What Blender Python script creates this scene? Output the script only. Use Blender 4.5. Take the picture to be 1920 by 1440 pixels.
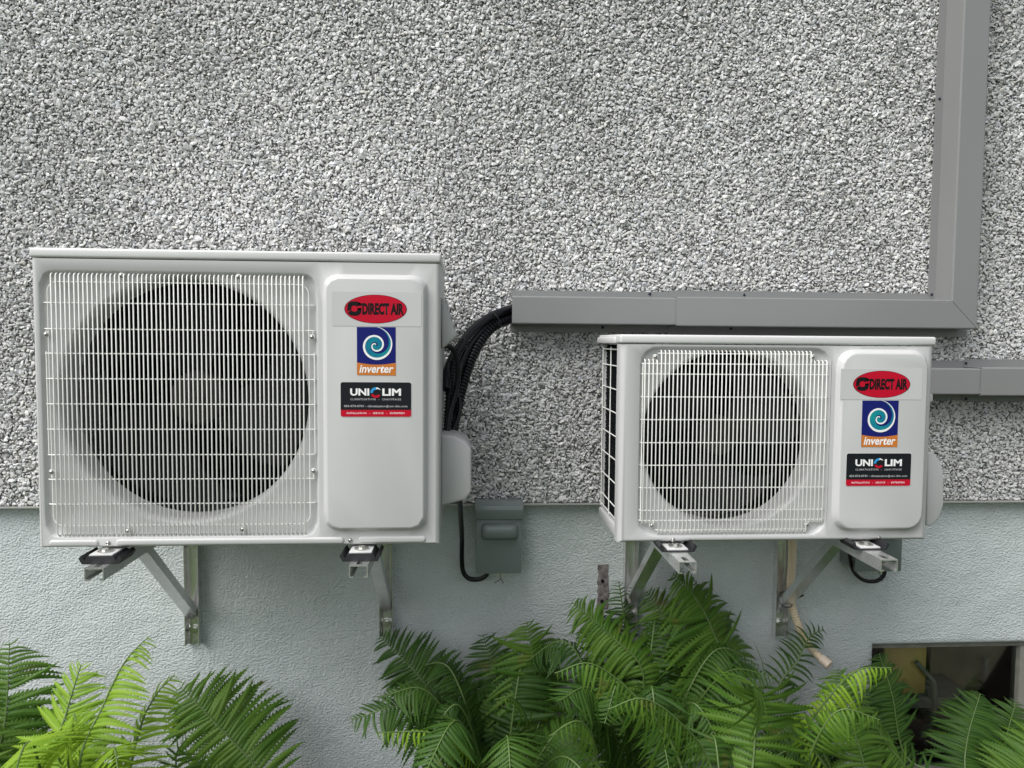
import bpy, bmesh, math, random
import numpy as np
from mathutils import Vector, Matrix
R_ = math.radians
random.seed(7); rng = np.random.default_rng(11)
sc = bpy.context.scene
COL = sc.collection
for o in list(bpy.data.objects): bpy.data.objects.remove(o)

# ------------------------------------------------------------------ camera
FPX = 1390.0
YAW, PITCH, ROLL = R_(3.6), R_(3.3), .0078
CAM = np.array([0., -2.24, 1.5])
_f = np.array([math.sin(YAW)*math.cos(PITCH), math.cos(YAW)*math.cos(PITCH), -math.sin(PITCH)])
_r = np.array([math.cos(YAW), -math.sin(YAW), 0]); _u = np.cross(_r, _f)
_R = _r*math.cos(ROLL)+_u*math.sin(ROLL); _U = _u*math.cos(ROLL)-_r*math.sin(ROLL)
cd = bpy.data.cameras.new('camera'); co = bpy.data.objects.new('camera', cd); COL.objects.link(co)
cd.sensor_width = 36; cd.lens = 36*FPX/1920; cd.clip_start = .02; cd.clip_end = 2000
m = Matrix.Identity(4)
for i in range(3):
    m[i][0] = _R[i]; m[i][1] = _U[i]; m[i][2] = -_f[i]; m[i][3] = CAM[i]
co.matrix_world = m
sc.camera = co

# ------------------------------------------------------------------ sky, sun, exposure
SUN_DIR = Vector((-.66, -.46, 1.0)).normalized()       # from the scene towards the sun
elev = math.asin(SUN_DIR.z); rot = math.atan2(SUN_DIR.x, SUN_DIR.y)
W = bpy.data.worlds.new('World'); sc.world = W; W.use_nodes = True
nt = W.node_tree; bg = nt.nodes['Background']
sky = nt.nodes.new('ShaderNodeTexSky'); sky.sky_type = 'NISHITA'; sky.sun_disc = False
sky.sun_elevation = elev; sky.sun_rotation = rot; sky.air_density = 1.0; sky.dust_density = 3.0
hs = nt.nodes.new('ShaderNodeHueSaturation'); hs.inputs['Saturation'].default_value = .28
nt.links.new(sky.outputs[0], hs.inputs['Color']); nt.links.new(hs.outputs[0], bg.inputs[0])
bg.inputs[1].default_value = .125
sd = bpy.data.lights.new('sun', 'SUN'); sd.energy = 2.6; sd.angle = R_(55); sd.color = (1, .985, .965)
so = bpy.data.objects.new('sun', sd); COL.objects.link(so); so.location = (-4, -4, 8)
so.rotation_euler = SUN_DIR.to_track_quat('Z', 'Y').to_euler()
sc.render.engine = 'CYCLES'
vs = sc.view_settings; vs.view_transform = 'Standard'; vs.look = 'None'; vs.exposure = 0.5; vs.gamma = 1
sc.render.resolution_x = 1024; sc.render.resolution_y = 768

# ------------------------------------------------------------------ helpers
def P(px, py, Y):
    d = _f+_R*(px-960)/FPX+_U*(720-py)/FPX
    return Vector(CAM+d*((Y-CAM[1])/d[1]))

def tag(o, label=None, cat=None, group=None, kind=None):
    if label: o['label'] = label
    if cat: o['category'] = cat
    if group: o['group'] = group
    if kind: o['kind'] = kind
    return o

def empty(name, loc):
    o = bpy.data.objects.new(name, None); COL.objects.link(o); o.location = loc; o.empty_display_size = .05
    return o

WORLD = {}
def wloc(o):
    return WORLD.get(o.name, Vector(o.location))

def link(name, me, mat, parent=None, loc=None, smooth=35):
    o = bpy.data.objects.new(name, me); COL.objects.link(o)
    if mat and not me.materials: me.materials.append(mat)
    loc = Vector(loc) if loc is not None else Vector((0, 0, 0))
    WORLD[o.name] = loc
    if parent: o.parent = parent; o.location = loc-wloc(parent)
    else: o.location = loc
    return o

class MB:
    def __init__(s): s.v = []; s.f = []
    def add(s, vs, fs):
        n = len(s.v); s.v += [Vector(p) for p in vs]; s.f += [tuple(i+n for i in f) for f in fs]; return s
    def box(s, a, b):
        x0, y0, z0 = a; x1, y1, z1 = b
        return s.add([(x0,y0,z0),(x1,y0,z0),(x1,y1,z0),(x0,y1,z0),(x0,y0,z1),(x1,y0,z1),(x1,y1,z1),(x0,y1,z1)],
                     [(0,3,2,1),(4,5,6,7),(0,1,5,4),(1,2,6,5),(2,3,7,6),(3,0,4,7)])
    def bbox(s, a, b, w=.003, seg=2):
        bm = bmesh.new(); bmesh.ops.create_cube(bm, size=1)
        for v in bm.verts: v.co = Vector([(a[i]+b[i])/2+v.co[i]*(b[i]-a[i]) for i in range(3)])
        bmesh.ops.bevel(bm, geom=bm.edges[:], offset=w, segments=seg, profile=.5, affect='EDGES')
        return s.frombm(bm)
    def frombm(s, bm):
        bm.verts.index_update()
        s.add([v.co.copy() for v in bm.verts], [[v.index for v in f.verts] for f in bm.faces]); bm.free(); return s
    def loft(s, loops, cap0=False, cap1=False, close=True):
        n = len(loops[0]); fs = []
        for k in range(len(loops)-1):
            for i in range(n if close else n-1):
                j = (i+1) % n
                fs.append((k*n+i, k*n+j, (k+1)*n+j, (k+1)*n+i))
        if cap0: fs.append(tuple(range(n))[::-1])
        if cap1: fs.append(tuple((len(loops)-1)*n+i for i in range(n)))
        return s.add([p for l in loops for p in l], fs)
    def tube(s, path, r, n=8, caps=True):
        pts = [Vector(p) for p in path]; rs = r if hasattr(r, '__len__') else [r]*len(pts)
        t0 = (pts[1]-pts[0]).normalized()
        a = t0.orthogonal().normalized(); loops = []
        for i, p in enumerate(pts):
            t = (pts[min(i+1, len(pts)-1)]-pts[max(i-1, 0)]).normalized()
            a = (a-t*a.dot(t)).normalized(); b = t.cross(a)
            loops.append([p+(a*math.cos(2*math.pi*k/n)+b*math.sin(2*math.pi*k/n))*rs[i] for k in range(n)])
        return s.loft(loops, caps, caps)
    def prism(s, poly, axis, a, b, bev=0, seg=3):
        def mk(p, t):
            return {'x': (t, p[0], p[1]), 'y': (p[0], t, p[1]), 'z': (p[0], p[1], t)}[axis]
        if bev:
            bm = bmesh.new()
            A = [bm.verts.new(mk(p, a)) for p in poly]; B = [bm.verts.new(mk(p, b)) for p in poly]
            bm.faces.new(A); bm.faces.new(B[::-1])
            for i in range(len(poly)):
                j = (i+1) % len(poly); bm.faces.new((A[i], B[i], B[j], A[j]))
            bmesh.ops.bevel(bm, geom=bm.edges[:], offset=bev, segments=seg, profile=.5, affect='EDGES')
            return s.frombm(bm)
        return s.loft([[mk(p, a) for p in poly], [mk(p, b) for p in poly]], True, True)
    def mesh(s, name, smooth=35, origin=None):
        if origin is None:
            A = np.array([list(v) for v in s.v]); origin = Vector(((A.min(0)+A.max(0))/2).tolist())
        me = bpy.data.meshes.new(name); me.from_pydata([v-origin for v in s.v], [], s.f)
        bm = bmesh.new(); bm.from_mesh(me); bmesh.ops.recalc_face_normals(bm, faces=bm.faces[:]); bm.to_mesh(me); bm.free()
        if smooth:
            me.polygons.foreach_set('use_smooth', [True]*len(me.polygons)); me.set_sharp_from_angle(angle=R_(smooth))
        return me, origin
    def build(s, name, mat, parent=None, smooth=35, origin=None):
        me, o = s.mesh(name, smooth, origin)
        return link(name, me, mat, parent, o)

def catmull(pts, n):
    pts = [Vector(p) for p in pts]; q = [2*pts[0]-pts[1]]+pts+[2*pts[-1]-pts[-2]]; out = []
    for i in range(len(pts)-1):
        p0, p1, p2, p3 = q[i:i+4]
        for k in range(n):
            t = k/n
            out.append(.5*((2*p1)+(p2-p0)*t+(2*p0-5*p1+4*p2-p3)*t*t+(3*p1-p0-3*p2+p3)*t**3))
    return out+[pts[-1]]

# ------------------------------------------------------------------ materials
def mat(name, col, rough=.5, metal=0, var=0, vscale=8, bump=0, bscale=60, spec=.5, col2=None, detail=3, bdist=.002):
    mt = bpy.data.materials.new(name); mt.use_nodes = True; N = mt.node_tree.nodes; L = mt.node_tree.links
    b = N['Principled BSDF']; b.inputs['Roughness'].default_value = rough; b.inputs['Metallic'].default_value = metal
    b.inputs['Specular IOR Level'].default_value = spec
    b.inputs['Base Color'].default_value = (*col, 1)
    tc = N.new('ShaderNodeNewGeometry')
    if var or col2:
        nz = N.new('ShaderNodeTexNoise'); nz.inputs['Scale'].default_value = vscale; nz.inputs['Detail'].default_value = detail
        L.new(tc.outputs['Position'], nz.inputs['Vector'])
        mr = N.new('ShaderNodeMapRange'); mr.inputs[1].default_value = .3; mr.inputs[2].default_value = .7
        L.new(nz.outputs[0], mr.inputs[0])
        mx = N.new('ShaderNodeMix'); mx.data_type = 'RGBA'
        c2 = col2 or tuple(c*(1-var) for c in col)
        mx.inputs[6].default_value = (*col, 1); mx.inputs[7].default_value = (*c2, 1)
        L.new(mr.outputs[0], mx.inputs[0]); L.new(mx.outputs[2], b.inputs['Base Color'])
    if bump:
        nb = N.new('ShaderNodeTexNoise'); nb.inputs['Scale'].default_value = bscale; nb.inputs['Detail'].default_value = 4
        L.new(tc.outputs['Position'], nb.inputs['Vector'])
        bp = N.new('ShaderNodeBump'); bp.inputs['Strength'].default_value = bump; bp.inputs['Distance'].default_value = bdist
        L.new(nb.outputs[0], bp.inputs['Height']); L.new(bp.outputs[0], b.inputs['Normal'])
    return mt

M = {}
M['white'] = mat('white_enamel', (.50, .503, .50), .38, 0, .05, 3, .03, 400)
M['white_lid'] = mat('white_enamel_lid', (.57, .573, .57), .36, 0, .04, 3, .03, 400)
M['wire'] = mat('coated_wire', (.76, .76, .73), .4)
M['badge'] = mat('badge_plate', (.50, .503, .50), .35)
M['dark'] = mat('dark_plastic', (.010, .010, .011), .7, spec=.1)
M['coil'] = mat('coil_fins', (.006, .008, .009), .8, 0, 0, 8, .3, 300, spec=.05)
M['fan'] = mat('fan_plastic', (.008, .008, .009), .6, spec=.15)
M['hub'] = mat('fan_hub_plastic', (.030, .029, .026), .6, spec=.2)
M['fan2'] = mat('fan_plastic_grey', (.016, .016, .016), .55, spec=.2)
M['galv'] = mat('galvanised_steel', (.78, .78, .77), .24, .82, .14, 40, .05, 200)
M['galv2'] = mat('zinc_bolt', (.66, .66, .62), .28, 1)
M['rubber'] = mat('black_rubber', (.014, .014, .017), .55)
M['hose'] = mat('black_hose', (.006, .006, .009), .30, spec=.35)
M['duct'] = mat('grey_aluminium', (.215, .217, .218), .36, 0, .07, 2.5, .02, 300)
M['screw'] = mat('dark_screw', (.012, .018, .035), .4, .3)
M['steel'] = mat('steel_screw', (.42, .42, .41), .3, 1)
M['box'] = mat('grey_green_enamel', (.165, .195, .192), .30, 0, .08, 10, .02, 300)
M['red'] = mat('red_print', (.46, .004, .022), .6, spec=.15)
M['redd'] = mat('dark_red_print', (.09, .004, .01), .6, spec=.15)
M['black'] = mat('black_print', (.006, .006, .007), .6, spec=.15)
M['blackcard'] = mat('black_sticker', (.008, .010, .013), .5, spec=.2)
M['navy'] = mat('navy_print', (.007, .012, .13), .6, spec=.15)
M['teal'] = mat('teal_print', (.005, .10, .24), .6, 0, 0, 25, spec=.15, col2=(.005, .26, .27))
M['whitep'] = mat('white_print', (.80, .80, .80), .6, spec=.15)
M['greyp'] = mat('pale_grey_print', (.50, .51, .52), .6, spec=.15)
M['orange'] = mat('orange_print', (.52, .17, .03), .6, spec=.15)
M['blue'] = mat('sky_blue_print', (.03, .30, .62), .6, spec=.15)
M['cream'] = mat('cream_plastic', (.70, .59, .42), .5)
M['creamd'] = mat('cream_fitting', (.66, .55, .44), .45)
M['yellow'] = mat('yellow_board', (.78, .54, .21), .7, 0, .12, 12)
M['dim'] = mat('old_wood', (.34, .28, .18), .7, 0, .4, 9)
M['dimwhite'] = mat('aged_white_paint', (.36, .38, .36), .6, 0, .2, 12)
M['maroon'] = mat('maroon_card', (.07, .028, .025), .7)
M['pipe'] = mat('grey_pipe', (.30, .32, .29), .5)
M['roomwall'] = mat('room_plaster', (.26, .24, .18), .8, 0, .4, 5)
M['winframe'] = mat('window_frame_paint', (.22, .22, .19), .6, 0, .3, 20)
M['soil'] = mat('soil', (.045, .033, .022), .95, 0, .5, 14, .8, 40, bdist=.02)
M['lawn'] = mat('lawn', (.05, .09, .025), .95, 0, .5, 4, .8, 60, bdist=.03)
M['tie'] = mat('black_tie', (.012, .012, .012), .4)

def wall_material(name, col, col2, stains):
    mt = mat(name, col, .85, col2=col2, vscale=1.7, detail=6); N = mt.node_tree.nodes; L = mt.node_tree.links
    b = N['Principled BSDF']; g = [n for n in N if n.type == 'NEW_GEOMETRY'][0]
    n1 = N.new('ShaderNodeTexNoise'); n1.inputs['Scale'].default_value = 175; n1.inputs['Detail'].default_value = 5
    n1.inputs['Distortion'].default_value = .0
    mp = N.new('ShaderNodeMapping'); mp.inputs['Scale'].default_value = (.85, 1, 1.1); mp.inputs['Rotation'].default_value = (0, R_(20), 0)
    L.new(g.outputs['Position'], mp.inputs['Vector']); L.new(mp.outputs[0], n1.inputs['Vector'])
    n2 = N.new('ShaderNodeTexNoise'); n2.inputs['Scale'].default_value = 7; n2.inputs['Detail'].default_value = 4
    L.new(g.outputs['Position'], n2.inputs['Vector'])
    b1 = N.new('ShaderNodeBump'); b1.inputs['Strength'].default_value = 1.0; b1.inputs['Distance'].default_value = .0075
    b2 = N.new('ShaderNodeBump'); b2.inputs['Strength'].default_value = .8; b2.inputs['Distance'].default_value = .02
    L.new(n2.outputs[0], b2.inputs['Height']); L.new(b2.outputs[0], b1.inputs['Normal'])
    L.new(n1.outputs[0], b1.inputs['Height']); L.new(b1.outputs[0], b.inputs['Normal'])
    return mt
M['stucco'] = wall_material('painted_stucco', (.575, .635, .64), (.50, .535, .525), 1)
M['mortar'] = mat('mortar', (.19, .187, .18), .95, 0, .3, 30, .6, 120)
M['drip'] = mat('drip_edge_metal', (.40, .40, .38), .5, .2)
M['patch'] = mat('old_adhesive', (.26, .23, .22), .9, 0, .75, 70, .5, 160, detail=5)

def pebble_material():
    mt = bpy.data.materials.new('white_stone_chips'); mt.use_nodes = True; N = mt.node_tree.nodes; L = mt.node_tree.links
    b = N['Principled BSDF']; b.inputs['Roughness'].default_value = .65
    a = N.new('ShaderNodeAttribute'); a.attribute_name = 'tone'
    L.new(a.outputs['Color'], b.inputs['Base Color'])
    return mt
M['pebble'] = pebble_material()

def leaf_material(name, c1, c2, trans, rough=.5):
    mt = bpy.data.materials.new(name); mt.use_nodes = True; N = mt.node_tree.nodes; L = mt.node_tree.links
    b = N['Principled BSDF']; b.inputs['Roughness'].default_value = rough; b.inputs['Specular IOR Level'].default_value = .22
    oi = N.new('ShaderNodeObjectInfo'); g = N.new('ShaderNodeNewGeometry')
    nz = N.new('ShaderNodeTexNoise'); nz.inputs['Scale'].default_value = 14; nz.inputs['Detail'].default_value = 3
    L.new(g.outputs['Position'], nz.inputs['Vector'])
    ad = N.new('ShaderNodeMath'); ad.operation = 'MULTIPLY_ADD'; ad.inputs[1].default_value = .55
    L.new(oi.outputs['Random'], ad.inputs[0])
    sb = N.new('ShaderNodeMath'); sb.operation = 'SUBTRACT'; sb.inputs[1].default_value = .28; L.new(nz.outputs[0], sb.inputs[0])
    L.new(sb.outputs[0], ad.inputs[2])
    mx = N.new('ShaderNodeMix'); mx.data_type = 'RGBA'; mx.inputs[6].default_value = (*c1, 1); mx.inputs[7].default_value = (*c2, 1)
    L.new(ad.outputs[0], mx.inputs[0])
    n3 = N.new('ShaderNodeTexNoise'); n3.inputs['Scale'].default_value = 11; n3.inputs['Detail'].default_value = 6
    L.new(g.outputs['Position'], n3.inputs['Vector'])
    m3 = N.new('ShaderNodeMapRange'); m3.inputs[1].default_value = .64; m3.inputs[2].default_value = .74; m3.inputs[4].default_value = .6
    L.new(n3.outputs[0], m3.inputs[0])
    mz = N.new('ShaderNodeMix'); mz.data_type = 'RGBA'; mz.inputs[7].default_value = (.17, .12, .035, 1)     # dried, browned patches
    L.new(m3.outputs[0], mz.inputs[0]); L.new(mx.outputs[2], mz.inputs[6]); mx = mz
    L.new(mx.outputs[2], b.inputs['Base Color'])
    tr = N.new('ShaderNodeBsdfTranslucent'); L.new(mx.outputs[2], tr.inputs['Color'])
    ms = N.new('ShaderNodeMixShader'); ms.inputs[0].default_value = trans
    L.new(b.outputs[0], ms.inputs[1]); L.new(tr.outputs[0], ms.inputs[2])
    L.new(ms.outputs[0], N['Material Output'].inputs['Surface'])
    return mt
M['leaf_dark'] = leaf_material('fern_shaded_green', (.024, .066, .012), (.060, .130, .019), .22)  # deep green with the shade inside the clumps put into the colour
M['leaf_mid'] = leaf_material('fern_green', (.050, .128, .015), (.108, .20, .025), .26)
M['leaf_bright'] = leaf_material('fern_lit_green', (.145, .285, .015), (.265, .41, .036), .33)  # yellow-green with the light on the brighter fronds put into the colour
M['stem'] = mat('fern_stem', (.085, .145, .035), .5)

def glass_mat():
    mt = bpy.data.materials.new('window_glass'); mt.use_nodes = True; N = mt.node_tree.nodes; L = mt.node_tree.links
    t = N.new('ShaderNodeBsdfTransparent'); t.inputs[0].default_value = (.86, .9, .86, 1)
    g = N.new('ShaderNodeBsdfGlossy'); g.inputs['Roughness'].default_value = .02
    fr = N.new('ShaderNodeFresnel'); fr.inputs[0].default_value = 1.5
    ms = N.new('ShaderNodeMixShader'); L.new(fr.outputs[0], ms.inputs[0]); L.new(t.outputs[0], ms.inputs[1]); L.new(g.outputs[0], ms.inputs[2])
    L.new(ms.outputs[0], N['Material Output'].inputs['Surface']); return mt
M['glass'] = glass_mat()

# ------------------------------------------------------------------ ground
g = MB(); g.add([(-300, -300, 0), (300, -300, 0), (300, 300, 0), (-300, 300, 0)], [(0, 1, 2, 3)])
tag(g.build('ground', M['lawn'], smooth=0, origin=Vector((0, 0, 0))), 'lawn beside the house', 'ground', kind='structure')
g = MB(); n = 40; vs_ = []
for j in range(9):
    for i in range(n+1):
        vs_.append((-3+6*i/n, -1.15+1.14*j/8+(random.uniform(-.05, .05) if j == 0 else 0), .012+(random.uniform(0, .03) if 0 < j < 8 and 0 < i < n else 0)))
g.add(vs_, [(j*(n+1)+i, j*(n+1)+i+1, (j+1)*(n+1)+i+1, (j+1)*(n+1)+i) for j in range(8) for i in range(n)])
tag(g.build('planting_bed', M['soil']), 'dark soil bed along the foundation', 'soil', kind='structure')

# ------------------------------------------------------------------ house wall
FY = .030                                              # face of the foundation
wx0, wx1, wtop = P(1640, 1213, FY).x, 2.45, .523       # basement window opening
wall = empty('house_wall', (0, .1, 0))
tag(wall, 'house wall of white stone chip dash above a smooth blue grey painted foundation', 'wall')
# foundation with a real opening (rounded arrises)
wb = .06
fo = MB(); T = .20; r = .02
def reveal(c, k):   # loops round the opening
    return c
A = (-6, -.0); B = (7, 1.03)
def strip(x0, z0, x1, z1): fo.add([(x0, FY, z0), (x1, FY, z0), (x1, FY, z1), (x0, FY, z1)], [(0, 1, 2, 3)])
strip(-6, -.05, wx0-r, 1.03); strip(wx1+r, -.05, 7, 1.03); strip(wx0-r, wtop+r, wx1+r, 1.03); strip(wx0-r, -.05, wx1+r, wb-r)
def rl(k):
    a = k*math.pi/2/4; o = r*(1-math.sin(a)); y = FY+r*(1-math.cos(a))
    return [(wx0-o, y, wb-o), (wx1+o, y, wb-o), (wx1+o, y, wtop+o), (wx0-o, y, wtop+o)]
loops = [rl(k) for k in range(5)]+[[(wx0, FY+T, wb), (wx1, FY+T, wb), (wx1, FY+T, wtop), (wx0, FY+T, wtop)]]
fo.loft(loops)
fo.build('foundation', M['stucco'], wall, 30)
ub = MB(); ub.box((-6, .004, 1.006), (7, .25, 6.2)); ub.build('upper_wall', M['mortar'], wall, 0)
dr = MB(); dr.box((-6, -.007, 1.000), (7, .035, 1.0045)); dr.build('drip_edge', M['drip'], wall, 0)

# stone chips: about seventy thousand, one object
def pebbles(x0, x1, z0, z1, sp):
    t = (1+5**.5)/2
    ico = np.array([(-1,t,0),(1,t,0),(-1,-t,0),(1,-t,0),(0,-1,t),(0,1,t),(0,-1,-t),(0,1,-t),(t,0,-1),(t,0,1),(-t,0,-1),(-t,0,1)])/math.sqrt(1+t*t)
    fc = np.array([(0,11,5),(0,5,1),(0,1,7),(0,7,10),(0,10,11),(1,5,9),(5,11,4),(11,10,2),(10,7,6),(7,1,8),(3,9,4),(3,4,2),(3,2,6),(3,6,8),(3,8,9),(4,9,5),(2,4,11),(6,2,10),(8,6,7),(9,8,1)])
    nx = int((x1-x0)/sp); nz = int((z1-z0)/(sp*.87))
    gx, gz = np.meshgrid(np.arange(nx), np.arange(nz))
    px = (x0+(gx+.5*(gz % 2))*sp).ravel(); pz = (z0+gz*sp*.87).ravel(); n = len(px)
    px = px+rng.normal(0, sp*.22, n); pz = pz+rng.normal(0, sp*.22, n); pz = np.maximum(pz, z0)
    s = rng.lognormal(0, .22, n)*.0057
    shp = ico[None]*(1+rng.uniform(-.28, .28, (n, 12, 1)))
    sc3 = np.stack([s*rng.uniform(.8, 1.45, n), s*rng.uniform(.30, .60, n), s*rng.uniform(.60, 1.0, n)], 1)
    v = shp*sc3[:, None]
    a = rng.uniform(0, 2*np.pi, n); ca, sa = np.cos(a), np.sin(a)                 # spin in the wall plane
    x, y, z = v[..., 0], v[..., 1], v[..., 2]
    x, z = x*ca[:, None]-z*sa[:, None], x*sa[:, None]+z*ca[:, None]
    b = rng.normal(0, .55, n); cb, sb = np.cos(b)[:, None], np.sin(b)[:, None]; y, z = y*cb-z*sb, y*sb+z*cb
    b = rng.normal(0, .55, n); cb, sb = np.cos(b)[:, None], np.sin(b)[:, None]; x, y = x*cb-y*sb, x*sb+y*cb
    dep = .0012+rng.normal(0, .0019, n)
    V = np.stack([x+px[:, None], y+dep[:, None], z+pz[:, None]], 2).reshape(-1, 3)
    Fc = (fc[None]+(np.arange(n)*12)[:, None, None]).reshape(-1, 3)
    me = bpy.data.meshes.new('stone_chips')
    me.vertices.add(len(V)); me.vertices.foreach_set('co', V.astype(np.float32).ravel())
    me.loops.add(Fc.size); me.loops.foreach_set('vertex_index', Fc.astype(np.int32).ravel())
    me.polygons.add(len(Fc)); me.polygons.foreach_set('loop_start', (np.arange(len(Fc))*3).astype(np.int32))
    me.polygons.foreach_set('use_smooth', np.zeros(len(Fc), bool)); me.update(calc_edges=True)
    tone = np.clip(rng.normal(.56, .045, n), .2, .78); dk = rng.random(n) < .025; tone[dk] *= rng.uniform(.3, .7, dk.sum())
    tone *= 1+.05*np.sin(px*2.1+pz*1.3+.5)+.04*np.sin(px*5.3-pz*4.1)+.035*np.sin(px*11.7+pz*8.3+1)
    warm = rng.normal(0, .012, n)
    colr = np.stack([tone*(1+warm), tone*(1+warm*.2), tone*(1-warm*1.6)-.004, np.ones(n)], 1)
    at = me.color_attributes.new('tone', 'FLOAT_COLOR', 'POINT')
    at.data.foreach_set('color', np.repeat(colr, 12, 0).astype(np.float32).ravel())
    me.materials.append(M['pebble'])
    return me
me = pebbles(-1.62, 2.08, 1.010, 2.74, .0081)
tag(link('stone_chips', me, None, wall), kind='stuff')

# old adhesive mark left on the foundation
a, b = P(1122, 1058, FY), P(1140, 1142, FY)
pt = MB(); n = 10; L1 = []; 
for i in range(n+1):
    z = a.z+(b.z-a.z)*i/n
    L1.append((a.x+random.uniform(-.003, .003), b.x+random.uniform(-.003, .003), z))
for y in (FY-.0025,):
    pt.add([(l[0], y, l[2]) for l in L1]+[(l[1], y, l[2]) for l in L1]+[(l[0]-.002, FY+.002, l[2]) for l in L1]+[(l[1]+.002, FY+.002, l[2]) for l in L1],
           [(i, i+1, n+2+i, n+1+i) for i in range(n)]+[(i, 2*n+2+i, 2*n+3+i, i+1) for i in range(n)]+[(n+1+i, n+2+i, 3*n+4+i, 3*n+3+i) for i in range(n)])
pt.build('adhesive_patch', M['patch'], wall)
for q in ((1130, 1090), (1129, 1128)):
    p = P(*q, FY-.006); h = MB(); h.tube([(p.x, FY+.004, p.z), (p.x, FY-.006, p.z)], .006, 8); h.build('wall_plug', M['dark'], wall)

# ------------------------------------------------------------------ sheet metal line covers
def cover_profile(zt, zb, y=-.09, fl=.022, yw=-.010):
    """thin sheet hat section in (y,z)"""
    t = .0016
    b = .0035; k = b*.29
    out = [(yw, zt+fl), (yw-t, zt+fl), (yw-t, zt), (y+b, zt), (y+k, zt-k), (y, zt-b), (y, zb+b), (y+k, zb+k), (y+b, zb), (yw-t, zb), (yw-t, zb-fl), (yw, zb-fl)]
    inn = [(yw, zb+t), (y+t, zb+t), (y+t, zt-t), (yw, zt-t)]
    return out+inn
def screw(parent, p, mt, r=.0045, h=.004, name='screw'):
    s = MB(); x, y, z = p
    prof = [(0, r), (h*.4, r), (h*.8, r*.75), (h, r*.3)]
    s.loft([[(x+rr*math.cos(2*math.pi*k/10), y-d, z+rr*math.sin(2*math.pi*k/10)) for k in range(10)] for d, rr in prof], False, True)
    return s.build(name, mt, parent, 50)

ZT, ZB = 1.631, 1.551; CX = 1.454
cov = empty('line_set_cover', (.134, 0, ZB))
tag(cov, 'grey sheet metal cover above the smaller unit, turning up the wall at a mitred corner', 'pipe cover')
pr = cover_profile(ZT, ZB); xj = P(1268, 570, -.09).x
def run(name, prof, xa, xb, mitre=None, par=None):
    mb = MB()
    e = [xb if mitre is None else mitre+(ZT-z) for y, z in prof]
    mb.loft([[(xa, y, z) for y, z in prof], [(e[i], y, z) for i, (y, z) in enumerate(prof)]], True, True)
    return mb.build(name, M['duct'], par, 20)
run('cover_section', pr, .134, xj+.03, None, cov)
pr2 = cover_profile(ZT+.003, ZB-.003, -.0945, .024, -.0122)
run('cover_section', pr2, xj, None, CX-.0008, cov)
mb = MB(); W2 = .082                      # vertical leg
prv = [(yw_, x) for yw_, x in cover_profile(0, -W2, -.0945, .024, -.0122)]
pts0, pts1 = [], []
for y, zz in prv:
    x = CX-zz                              # zz 0 -> left side of the leg, -W2 -> right side
    pts0.append((x, y, ZT-(x-CX)+.0008)); pts1.append((x, y, 4.6))
mb.loft([pts0, pts1], True, True); mb.build('cover_section', M['duct'], cov, 20)
for q in ((1218, 551), (1130, 614), (1395, 553), (1370, 616)): screw(cov, P(*q, -.012), M['screw'])
for z in (1.655, 2.25): screw(cov, (CX-.012, -.013, z), M['screw'])

zt2, zb2 = P(1835, 691, -.09).z, P(1835, 740, -.09).z
cov2 = empty('line_set_cover', (1.2, 0, zb2))
tag(cov2, 'short grey sheet metal cover coming out behind the smaller unit, below the mitred corner', 'pipe cover')
x2 = P(1838, 715, -.09).x
run('cover_section', cover_profile(zt2, zb2), 1.05, x2+.03, None, cov2)
run('cover_section', cover_profile(zt2+.003, zb2-.003, -.0945, .024, -.0122), x2, 3.4, None, cov2)
for q in ((1811, 681), (1811, 748)): screw(cov2, P(*q, -.014), M['screw'])

# ------------------------------------------------------------------ outdoor units
def rr_ray(th, hx, hz, rad):
    """distance from the centre to a rounded rectangle along angle th"""
    c, s = abs(math.cos(th)), abs(math.sin(th))
    t = min(hx/c if c > 1e-9 else 1e9, hz/s if s > 1e-9 else 1e9)
    x, z = t*c, t*s; cx, cz = hx-rad, hz-rad
    if x > cx and z > cz and rad > 0:
        B = -(cx*c+cz*s); C = cx*cx+cz*cz-rad*rad
        t = -B+math.sqrt(max(B*B-C, 0))
    return t
def angles(cx, cz, rects, n=112):
    A = [2*math.pi*k/n for k in range(n)]
    for (x0, z0, x1, z1) in rects:
        A += [math.atan2(z-cz, x-cx) % (2*math.pi) for x in (x0, x1) for z in (z0, z1)]
    A.sort(); out = [A[0]]
    for a in A[1:]:
        if a-out[-1] > 1e-4: out.append(a)
    return out
def rect_ray(th, cx, cz, R):
    x0, z0, x1, z1 = R; c, s = math.cos(th), math.sin(th); t = 1e9
    if c > 1e-9: t = min(t, (x1-cx)/c)
    if c < -1e-9: t = min(t, (x0-cx)/c)
    if s > 1e-9: t = min(t, (z1-cz)/s)
    if s < -1e-9: t = min(t, (z0-cz)/s)
    return t
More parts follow.
